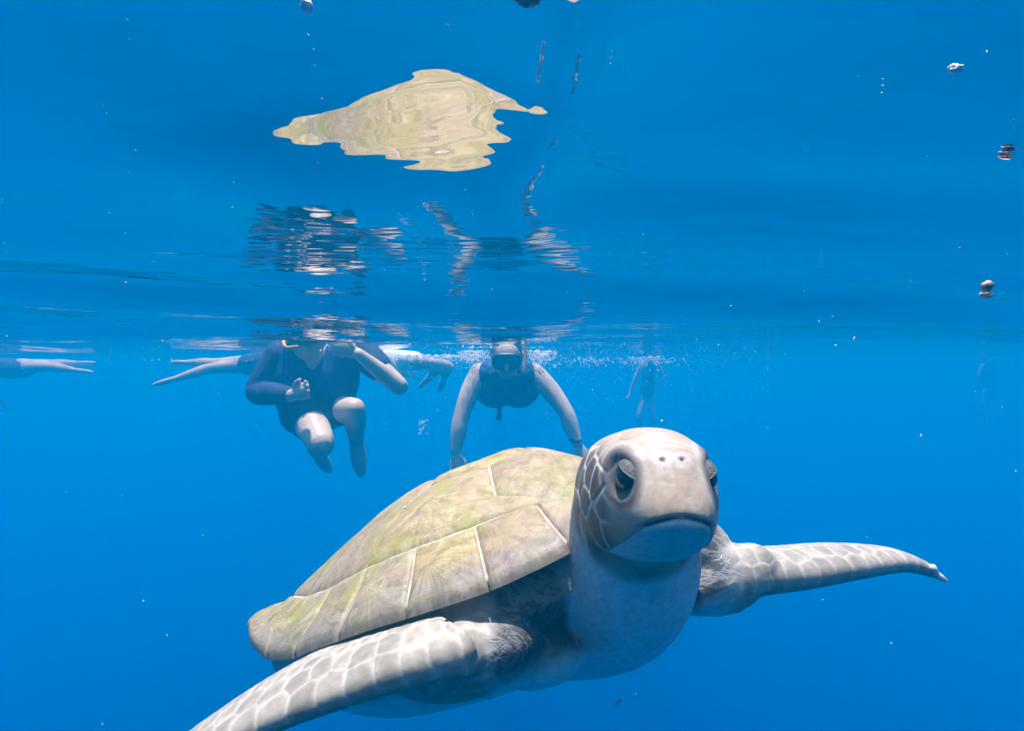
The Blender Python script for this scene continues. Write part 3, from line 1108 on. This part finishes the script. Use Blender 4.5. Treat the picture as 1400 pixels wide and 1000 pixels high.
def hand(so, wrist, d, side, sc=1.0, curl=0.35, n=10):
    """palm and five bent fingers; d: pointing direction, side: towards the thumb"""
    rad_ = sc; sc = sc * so.rs
    d = unit(d); sd_ = unit(np.asarray(side) - d * (np.asarray(side) @ d)); nr_ = np.cross(d, sd_)
    w_ = np.asarray(wrist, float)
    so.tube([(w_, 0.028 * rad_), (w_ + d * 0.05 * sc, 0.034 * rad_), (w_ + d * 0.085 * sc, 0.036 * rad_)], n=n, flat=(nr_, 0.5))
    for k, (o_, L_) in enumerate(((-0.030, 0.058), (-0.010, 0.075), (0.010, 0.080), (0.029, 0.070))):
        b_ = w_ + d * 0.085 * sc + sd_ * o_ * sc
        d1 = unit(d + sd_ * o_ * 4 + nr_ * 0.15)
        m1 = b_ + d1 * L_ * 0.45 * sc
        d2 = unit(d1 + nr_ * curl * 1.5)
        so.tube([(b_ - d * 0.02 * sc, 0.0105 * rad_), (m1, 0.0095 * rad_), (m1 + d2 * L_ * 0.55 * sc, 0.0075 * rad_)], n=8, k=3)
    b_ = w_ + d * 0.03 * sc + sd_ * 0.026 * sc
    d1 = unit(d * 0.75 + sd_ * 0.75 + nr_ * 0.2)
    so.tube([(b_, 0.014 * rad_), (b_ + d1 * 0.035 * sc, 0.0115 * rad_), (b_ + unit(d1 + d * .5) * 0.064 * sc, 0.009 * rad_)], n=8, k=3)


def foot(so, ankle, d, upv, L_=0.22):
    d = unit(d); a_ = np.asarray(ankle, float); L_ = L_ * so.rs
    so.tube([(a_ - d * 0.03, 0.036), (a_ + d * L_ * .4, 0.042), (a_ + d * L_ * .75, 0.036), (a_ + d * L_ * .95, 0.022)], n=12, flat=(upv, 0.6))


def head(so, c_, fwd, upv, r=0.092):
    """skull, jaw, nose and ears as part of the body"""
    f_ = unit(fwd); u_ = unit(np.asarray(upv) - f_ * (np.asarray(upv) @ f_)); l_ = np.cross(u_, f_)
    M = np.stack([f_, l_, u_], 1)
    MS = M * so.rs
    f_, l_, u_ = MS[:, 0], MS[:, 1], MS[:, 2]
    c_ = np.asarray(c_, float)
    so.ball(c_ + u_ * 0.015, r, (1.05, 0.82, 1.02), M)
    so.ball(c_ + f_ * 0.022 - u_ * 0.055, r * 0.74, (0.95, 0.84, 0.9), M)
    so.tube([(c_ + f_ * 0.085 + u_ * 0.01, 0.009), (c_ + f_ * 0.107 - u_ * 0.026, 0.014)], n=8)
    so.tube([(c_ + f_ * 0.083 - u_ * 0.055 + l_ * 0.02, 0.008), (c_ + f_ * 0.083 - u_ * 0.055 - l_ * 0.02, 0.008)], n=8)
    for q in (-1, 1):
        so.ball(c_ + l_ * q * r * 0.84 - u_ * 0.005, 0.026, (0.6, 0.35, 1.1), M, n=8)
    return MS


def finish(so, name, mat, parent, voxel, smooth=5, org=None):
    me = so.union(name, voxel, smooth)
    co = get_co(me) - np.array((org or parent).location)
    put_co(me, co)
    me.materials.append(mat)
    return link(bpy.data.objects.new(name, me), parent)


def dive_mask(parent, c_, M, glass=m_lens):
    """frame, glass and strap sitting on a head with axes M at c_"""
    f_, l_, u_ = M[:, 0], M[:, 1], M[:, 2]
    o_ = np.asarray(c_) + u_ * 0.012
    vs, fs = [], []
    n_ = 28
    prof = ((0.060, 0.084, 0.050), (0.092, 0.080, 0.048), (0.108, 0.076, 0.044), (0.108, 0.064, 0.034), (0.086, 0.064, 0.034))
    for dx, wy, hz_ in prof:
        for j in range(n_):
            q = 2 * math.pi * j / n_
            cc, ss = math.cos(q), math.sin(q)
            y_ = math.copysign(abs(cc) ** .6, cc) * wy; z_ = math.copysign(abs(ss) ** .6, ss) * hz_
            vs.append(o_ + f_ * (dx - 1.8 * y_ * y_) + l_ * y_ + u_ * z_)
    for i in range(len(prof) - 1):
        for j in range(n_):
            k = (j + 1) % n_
            fs.append((i * n_ + j, i * n_ + k, (i + 1) * n_ + k, (i + 1) * n_ + j))
    L0 = np.array(parent.location)
    fr_ = mesh_obj('dive_mask', np.array(vs) - L0, fs, m_rubber, parent)
    vs = [o_ + f_ * 0.098]
    for j in range(n_):
        q = 2 * math.pi * j / n_
        cc, ss = math.cos(q), math.sin(q)
        y_ = math.copysign(abs(cc) ** .6, cc) * 0.066; z_ = math.copysign(abs(ss) ** .6, ss) * 0.036
        vs.append(o_ + f_ * (0.098 - 1.8 * y_ * y_) + l_ * y_ + u_ * z_)
    mesh_obj('mask_glass', np.array(vs) - L0, [(0, 1 + j, 1 + (j + 1) % n_) for j in range(n_)], glass, fr_)
    so = Soup(np.linalg.norm(f_))
    pts = [(o_ + f_ * (0.05 * math.cos(a_) ) * 1.6 + l_ * 0.088 * math.sin(a_), 0.009) for a_ in np.linspace(R(60), R(300), 9)]
    so.tube(pts, n=8, flat=(np.cross(u_, f_), 0.99))
    mesh_obj('strap', np.array(so.v) - L0, so.f, m_rubber, fr_)
    return fr_


def snorkel(parent, pts, mat=m_tube):
    so = Soup()
    so.tube([(p, 0.011) for p in pts], n=10)
    return mesh_obj('snorkel', np.array(so.v) - np.array(parent.location), so.f, mat, parent)


SKINPOS = {}
# --- swimmer coming head-on with both arms reaching down
D = 4.0; RS = 1.24
p2 = empty('person', tuple(at(692, 520, D + .3)))
tag(p2, 'snorkeller in blue vest seen head-on with both bare arms reaching straight down', 'person')
so = Soup(RS)
hc = at(693, 489, D - 0.12)
M2 = head(so, hc, (0.0, -0.93, -0.36), (0, -0.36, 0.93))
nk_ = at(693, 512, D + 0.06)
so.tube([(hc - np.array([0, -0.03, 0.05]), 0.055), (nk_, 0.060), (at(693, 520, D + .2), 0.07)], n=14)
for sx in (-1, 1):
    shd = at(693 + sx * 37, 511, D + 0.06)
    so.tube([(nk_ + np.array([0, .03, 0]), 0.07), (shd, 0.062)], n=14)
    if sx < 0:
        el, wr_ = at(630, 572, D - 0.06), at(623, 616, D - 0.10)
    else:
        el, wr_ = at(773, 563, D - 0.06), at(789, 606, D - 0.10)
    so.tube([(shd, 0.062), ((shd * .5 + el * .5) + np.array([0.008 * sx, 0, 0.01]), 0.056), (el, 0.045), (el * .6 + wr_ * .4, 0.046), (wr_, 0.030)], n=14)
    hand(so, wr_, (0.05 if sx < 0 else 0.55, -0.1, -1), (-sx, -0.3, 0.1), 0.95)
    hip = at(693 + sx * 14, 520, D + 0.62)
    so.tube([(at(693 + sx * 17, 522, D + .12), 0.105), (at(693 + sx * 15, 528, D + .34), 0.10), (hip, 0.098)], n=16)
    kn = at(693 + sx * 18, 517, D + 1.08)
    an = at(693 + sx * 15, 502, D + 1.48)
    so.tube([(hip, 0.088), (kn, 0.058), (kn * .6 + an * .4, 0.056), (an, 0.036)], n=14)
    foot(so, an, (0, 0.9, -0.3), (0, 0.3, 0.9))
finish(so, 'body', m_body, p2, 0.0075, 4)
so = Soup(RS)
for sx in (-1, 1):
    so.tube([(at(693 + sx * 19, 514, D + .05), 0.098), (at(693 + sx * 17, 526, D + .12), 0.128), (at(693 + sx * 15, 530, D + .34), 0.120), (at(693 + sx * 13, 524, D + .60), 0.104)], n=18)
vest = finish(so, 'vest', m_blue, p2, 0.009, 4)
so = Soup(RS); so.tube([(at(684, 548, D + .05), 0.012), (at(683, 562, D + .02), 0.012), (at(682, 572, D), 0.015)], n=8)
mesh_obj('strap', np.array(so.v) - np.array(p2.location), so.f, m_navy, vest)
so = Soup(RS)
so.ball(hc + M2 @ np.array([-0.022, 0, 0.032]), 0.094, (1.0, 0.88, 0.96), M2 / RS)
finish(so, 'hair', m_hair, p2, 0.007, 2)
dive_mask(p2, hc, M2)
snorkel(p2, [hc + M2 @ np.array([0.10, 0.02, -0.06]), hc + M2 @ np.array([0.09, 0.08, -0.06]), hc + M2 @ np.array([0.03, 0.10, 0.03]), hc + M2 @ np.array([-0.06, 0.10, 0.20])])
so = Soup(RS); wb = at(787, 602, D - .10)
so.ball(wb, 0.038, (1, 1, 0.42), n=10)
finish(so, 'wristband', m_navy, p2, 0.006, 2)

# --- upright snorkeller in navy and blue, arms raised to the face
D = 3.3; RS = 1.17
p1 = empty('person', tuple(at(430, 540, D)))
tag(p1, 'snorkeller in dark blue shirt and shorts with bent arms and knees hanging down', 'person')
so = Soup(RS)
hc = at(420, 462, D - 0.02)
M1 = head(so, hc, (0.15, -0.97, 0.12), (0.05, 0.1, 1))
so.tube([(hc - np.array([0, 0, 0.06]), 0.055), (at(430, 492, D), 0.062)], n=14)
shA, shB = at(382, 486, D), at(497, 484, D)
so.tube([(at(430, 492, D), 0.075), (shA, 0.062)], n=14); so.tube([(at(440, 492, D), 0.075), (shB, 0.060)], n=14)
elA, wrA = at(352, 536, D - 0.05), at(398, 541, D - 0.22)
so.tube([(shA, 0.060), (shA * .5 + elA * .5, 0.055), (elA, 0.046), (elA * .6 + wrA * .4, 0.045), (wrA, 0.030)], n=14)
hand(so, wrA, (0.8, -0.4, 0.25), (0, 0, 1), 0.95, 0.7)
elB, wrB = at(546, 529, D - 0.10), at(490, 484, D - 0.24)
so.tube([(shB, 0.056), (shB * .5 + elB * .5, 0.052), (elB, 0.044), (elB * .6 + wrB * .4, 0.041), (wrB, 0.027)], n=14)
hand(so, wrB, (-0.85, -0.1, 0.25), (0, -0.2, 1), 0.95, 0.8)
for sx in (-1, 1):
    so.tube([(at(434 + sx * 26, 498, D), 0.09), (at(430 + sx * 22, 525, D + .02), 0.095), (at(426 + sx * 16, 556, D + .04), 0.10)], n=16)
hpA, knA, anA = at(418, 565, D), at(438, 606, D - 0.26), at(434, 618, D + 0.16)
so.tube([(hpA, 0.092), (hpA * .5 + knA * .5, 0.080), (knA, 0.062)], n=16)
so.tube([(knA, 0.060), (knA * .6 + anA * .4, 0.058), (anA, 0.036)], n=16)
foot(so, anA, (0, 0.75, -0.6), (0, 0.6, 0.75))
hpB, knB, anB = at(446, 560, D + .02), at(484, 560, D - 0.12), at(487, 606, D + 0.08)
so.tube([(hpB, 0.088), (hpB * .5 + knB * .5, 0.072), (knB, 0.055)], n=16)
so.tube([(knB, 0.054), (knB * .6 + anB * .4, 0.052), (anB, 0.033)], n=16)
foot(so, anB, (0.05, 0.25, -0.9), (0, 0.9, 0.25), 0.18)
finish(so, 'body', m_body, p1, 0.0075, 4)
so = Soup(RS)
for sx in (-1, 1):
    so.tube([(at(436 + sx * 30, 492, D), 0.098), (at(432 + sx * 26, 520, D + .01), 0.118), (at(430 + sx * 22, 545, D + .03), 0.112)], n=18)
so.tube([(shB, 0.074), (shB * .62 + elB * .38, 0.066)], n=14)
shirt = finish(so, 'shirt', m_blue, p1, 0.009, 4)
so = Soup(RS)
so.tube([(shA + np.array([.01, 0, 0]), 0.078), (shA * .5 + elA * .5, 0.070), (elA, 0.060), (elA * .5 + wrA * .5, 0.054), (elA * .12 + wrA * .88, 0.043)], n=14)
finish(so, 'sleeve', m_navy, shirt, 0.009, 3, p1)
so = Soup(RS)
so.tube([(shB + np.array([.0, 0, 0]), 0.078), (shB * .62 + elB * .38, 0.071)], n=14)
finish(so, 'sleeve', m_navy, shirt, 0.009, 3, p1)
so = Soup(RS)
for sx in (-1, 1):
    so.tube([(at(428 + sx * 16, 550, D + .03), 0.112), (at(424 + sx * 12, 566, D + .0), 0.106)], n=16)
so.tube([(hpA, 0.104), (hpA * .72 + knA * .28, 0.098)], n=16)
so.tube([(hpB, 0.098), (hpB * .6 + knB * .4, 0.086)], n=16)
finish(so, 'shorts', m_short, p1, 0.009, 3)
so = Soup(RS)
so.ball(hc + M1 @ np.array([-0.024, 0, 0.03]), 0.096, (1.0, 0.9, 0.98), M1 / RS)
so.tube([(hc + M1 @ np.array([-0.06, 0, 0.0]), 0.07), (hc + M1 @ np.array([-0.08, 0.04, -0.12]), 0.055), (hc + M1 @ np.array([-0.07, 0.05, -0.2]), 0.03)], n=12)
finish(so, 'hair', m_hair, p1, 0.008, 2)
dive_mask(p1, hc, M1)
snorkel(p1, [hc + M1 @ np.array([0.10, -0.02, -0.06]), hc + M1 @ np.array([0.09, -0.08, -0.06]), hc + M1 @ np.array([0.02, -0.10, 0.05]), hc + M1 @ np.array([-0.03, -0.10, 0.25])])


# --- swimmers further off, lying along the surface
def far_swimmer(label, hd, nk, hipp, legs, arms, top=m_navy, vox=0.012, group=None, hair=m_hair):
    p = empty('person', tuple(np.asarray(hipp)))
    tag(p, label, 'person', group)
    so = Soup()
    hd, nk, hipp = map(lambda q: np.asarray(q, float), (hd, nk, hipp))
    fw = unit(hd - hipp)
    side_ = unit(np.cross(fw, np.array([0, 0, 1.0])) + np.array([1e-3, 0, 0]))
    head(so, hd, unit(fw * .3 + np.array([0, 0, -1.0])) if abs(fw[2]) < .7 else np.array([0, -1.0, 0]), fw if abs(fw[2]) < .7 else np.array([0, 0, 1.0]))
    so.tube([(hd, 0.055), (nk, 0.06)], n=12)
    for q in (-1, 1):
        so.tube([(nk + side_ * q * 0.12, 0.075), (nk * .5 + hipp * .5 + side_ * q * 0.07, 0.09), (hipp + side_ * q * 0.07, 0.09)], n=14)
    for lg in legs:
        so.tube([(lg[0], 0.080), (lg[1], 0.052), (np.asarray(lg[1]) * .6 + np.asarray(lg[2]) * .4, 0.052), (lg[2], 0.032)], n=12)
        foot(so, lg[2], np.asarray(lg[2]) - np.asarray(lg[1]), np.array([0, 0.2, 1.0]))
    for ar in arms:
        so.tube([(ar[0], 0.052), (ar[1], 0.042), (ar[2], 0.028)], n=12)
        hand(so, ar[2], np.asarray(ar[2]) - np.asarray(ar[1]), np.array([0.2, -1, 0.1]), 1.0)
    finish(so, 'body', m_body, p, vox, 3)
    so = Soup()
    for q in (-1, 1):
        so.tube([(nk + side_ * q * 0.12, 0.088), (nk * .5 + hipp * .5 + side_ * q * 0.07, 0.106), (hipp + side_ * q * 0.07, 0.108)], n=14)
    finish(so, 'swim_shirt', top, p, vox, 3)
    so = Soup(); so.ball(hd - unit(np.array([0, -.5, -1.0])) * 0.02, 0.104, n=10)
    finish(so, 'hair', hair, p, vox, 2)
    return p


D = 5.6
far_swimmer('distant swimmer behind the dark blue shirt, pale legs stretched along the surface',
            at(420, 490, D), at(395, 492, D), at(345, 498, D),
            [(at(340, 500, D), at(288, 504, D), at(243, 517, D - .1)), (at(340, 496, D), at(296, 497, D + .1), at(258, 496, D + .2))],
            [(at(400, 494, D), at(425, 515, D), at(440, 520, D - .1))])
D = 6.4
far_swimmer('swimmer in dark top drifting alone, pale limbs stretched towards the group',
            at(-36, 494, D), at(-14, 500, D), at(24, 505, D),
            [(at(28, 503, D), at(66, 502, D), at(100, 506, D)), (at(28, 500, D), at(70, 498, D + .1), at(104, 497, D + .1))],
            [(at(-14, 505, D), at(-20, 530, D), at(-5, 545, D))])
D = 6.0
far_swimmer('swimmer in pale top floating level behind the two snorkellers, knees drawn under',
            at(505, 488, D + .5), at(520, 490, D + .4), at(560, 494, D + .1),
            [(at(565, 496, D + .1), at(600, 503, D), at(585, 519, D + .2)), (at(570, 494, D), at(612, 500, D), at(606, 520, D + .2))],
            [(at(530, 492, D), at(548, 510, D), at(556, 512, D))], top=m_white)
D = 10.5
far_swimmer('far hazy swimmer treading water upright beneath a patch of splash',
            at(888, 476, D), at(888, 492, D), at(885, 535, D),
            [(at(882, 540, D), at(874, 568, D - .1), at(878, 598, D)), (at(889, 540, D), at(892, 570, D - .1), at(888, 600, D))],
            [(at(878, 497, D), at(868, 520, D), at(862, 535, D)), (at(898, 497, D), at(905, 516, D), at(900, 530, D))])
D = 15.0
far_swimmer('faintest far swimmer hanging upright, almost lost in the blue',
            at(1351, 484, D), at(1351, 496, D), at(1352, 532, D),
            [(at(1349, 536, D), at(1346, 556, D), at(1349, 578, D)), (at(1355, 536, D), at(1358, 557, D), at(1355, 579, D))],
            [(at(1343, 500, D), at(1338, 516, D), at(1341, 530, D)), (at(1359, 500, D), at(1364, 516, D), at(1361, 528, D))])

# ------------------------------------------------------------------ bubbles, specks and flakes
m_foam = plain('white_scrap', (0.85, 0.86, 0.84), 0.5, 0.1, 50)
m_bub, nt, out = new_mat('bubbles')
bd = N(nt, 'ShaderNodeBsdfPrincipled', Roughness=0.15); bd.inputs['Base Color'].default_value = (0.9, 0.92, 0.92, 1)
bt = N(nt, 'ShaderNodeBsdfTransparent')
lw = N(nt, 'ShaderNodeLayerWeight', Blend=0.35)
bx_ = N(nt, 'ShaderNodeMixShader')
nt.links.new(ramp(nt, lw.outputs['Facing'], [(0.0, 0.25), (0.8, 0.9)]), bx_.inputs[0]); nt.links.new(bt.outputs[0], bx_.inputs[1]); nt.links.new(bd.outputs[0], bx_.inputs[2])
nt.links.new(bx_.outputs[0], out.inputs[0])
m_speck = plain('speck', (0.75, 0.74, 0.70), 0.5, 0.3, 80)


def ico(sub=1):
    bm = bmesh.new(); bmesh.ops.create_icosphere(bm, subdivisions=sub, radius=1.0)
    v = np.array([p.co[:] for p in bm.verts]); f = [[q.index for q in fc_.verts] for fc_ in bm.faces]
    bm.free(); return v, f


IV, IF = ico(1)
rg = np.random.default_rng(21)


def cloud(name, label, centres, mat, kind='stuff'):
    """many small pieces in one object: (point, radius, stretch vector)"""
    vs, fs = [], []
    for p, r, st in centres:
        b_ = len(vs)
        M = np.linalg.qr(rg.normal(size=(3, 3)))[0]
        for v in IV:
            q = M @ (v * (1 + rg.uniform(-.25, .25))) * r
            if st is not None: q = q + st * (v @ st) / (np.linalg.norm(st) + 1e-9) * 1.0
            vs.append(np.asarray(p) + q)
        fs += [[i + b_ for i in f] for f in IF]
    o = mesh_obj(name, vs, fs, mat)
    return tag(o, label, None, kind=kind)


cs = []
for (px, py, d, sx, sy, n_, r0) in ((648, 480, 3.9, 10, 8, 420, 0.004), (738, 480, 3.9, 10, 8, 420, 0.004), (690, 474, 3.9, 30, 2, 120, 0.004), (885, 488, 7.6, 18, 6, 220, 0.008), (812, 490, 6.0, 26, 6, 160, 0.005),
                                    (600, 486, 4.6, 34, 4, 420, 0.005), (300, 492, 5.4, 50, 2, 40, 0.004), (578, 575, 4.2, 4, 9, 40, 0.0035)):
    for i in range(n_):
        q = at(px + rg.normal() * sx, py + abs(rg.normal()) * sy, d + rg.normal() * 0.12)
        q[2] = min(q[2], -0.005)
        cs.append((q, r0 * rg.lognormal(0, 0.45), None))
for i in range(3600):                       # fine bubbles added to brighten the water behind the group
    d = rg.uniform(4.6, 9.0)
    q = at(np.clip(rg.normal(690, 170), 150, 1050), 0, d)
    q[2] = -0.01 - rg.exponential(0.16)
    cs.append((q, 0.0024 * rg.lognormal(0, 0.3), None))
cloud('foam_bubbles', 'white bubbles stirred up at the surface around the snorkellers', cs, m_bub)
cs = []
tilt = unit(np.array([0.5, 0.0, 0.85]))
for i in range(240):
    d = 0.3 * math.exp(rg.uniform(0, 2.2))
    q = at(rg.uniform(-50, 1450), rg.uniform(-20, 1020) if rg.random() < .35 else rg.uniform(-20, 480), d)
    if q[2] > -0.012: continue
    r = d * rg.lognormal(0, .4) * 0.0009
    cs.append((q, r, tilt * r * rg.uniform(0, 3.0)))
cloud('suspended_specks', 'pale specks of plankton drifting in the water', cs, m_speck)


def flake(name, label, cat, p, r, sc, mat, parts=None, group=None):
    """an irregular drifting scrap"""
    v, f = ico(3)
    M = np.linalg.qr(rg.normal(size=(3, 3)))[0]
    out_ = []
    off = Vector(rg.uniform(0, 50, 3))
    for q in v:
        k = 1 + 0.45 * noise.noise(Vector(q) * 1.6 + off) + 0.2 * noise.noise(Vector(q) * 4 + off)
        out_.append(q * k * r * np.array(sc))
    o = mesh_obj(name, out_, f, mat)
    o.location = tuple(p)
    return tag(o, label, cat, group)


m_pink = plain('pink_scrap', (0.62, 0.40, 0.36), 0.5, 0.3, 120)
m_brown = plain('brown_scrap', (0.42, 0.20, 0.13), 0.7, 0.5, 160, col2=(0.75, 0.66, 0.52), spec=0.1)
flake('drifting_scrap', 'bright white scrap drifting in the open blue above the outstretched flipper', 'scrap', at(1303, 97, .165), 0.0013, (1.5, 1, 1), m_foam)
flake('drifting_scrap', 'tiny white scrap with bluish edge beside the dark smear under the surface', 'scrap', at(422, 13, .16), 0.0016, (1, 1, 1), m_foam)
flake('drifting_scrap', 'small pinkish scrap drifting right under the surface', 'scrap', at(720, 2, .16), 0.0020, (1.7, 1, 1), m_pink)
flake('drifting_scrap', 'small white grain drifting apart in the open blue behind the turtle head', 'scrap', at(920, 133, .30), 0.0020, (0.9, 1, 1.2), m_speck)
o = flake('drifting_scrap', 'brown and cream two-lobed scrap drifting alone near the surface', 'scrap', at(1348, 403, .5), 0.0048, (1, 0.8, 0.75), m_brown)
v_, f_ = ico(2)
lobe = mesh_obj('lobe', [q * 0.0046 * (1 + 0.3 * noise.noise(Vector(q) * 2)) + np.array([0.0006, 0, 0.0077]) for q in v_], f_, plain('dark_scrap', (0.30, 0.15, 0.11), 0.7, 0.5, 200, col2=(0.55, 0.42, 0.34), spec=0.1), o)
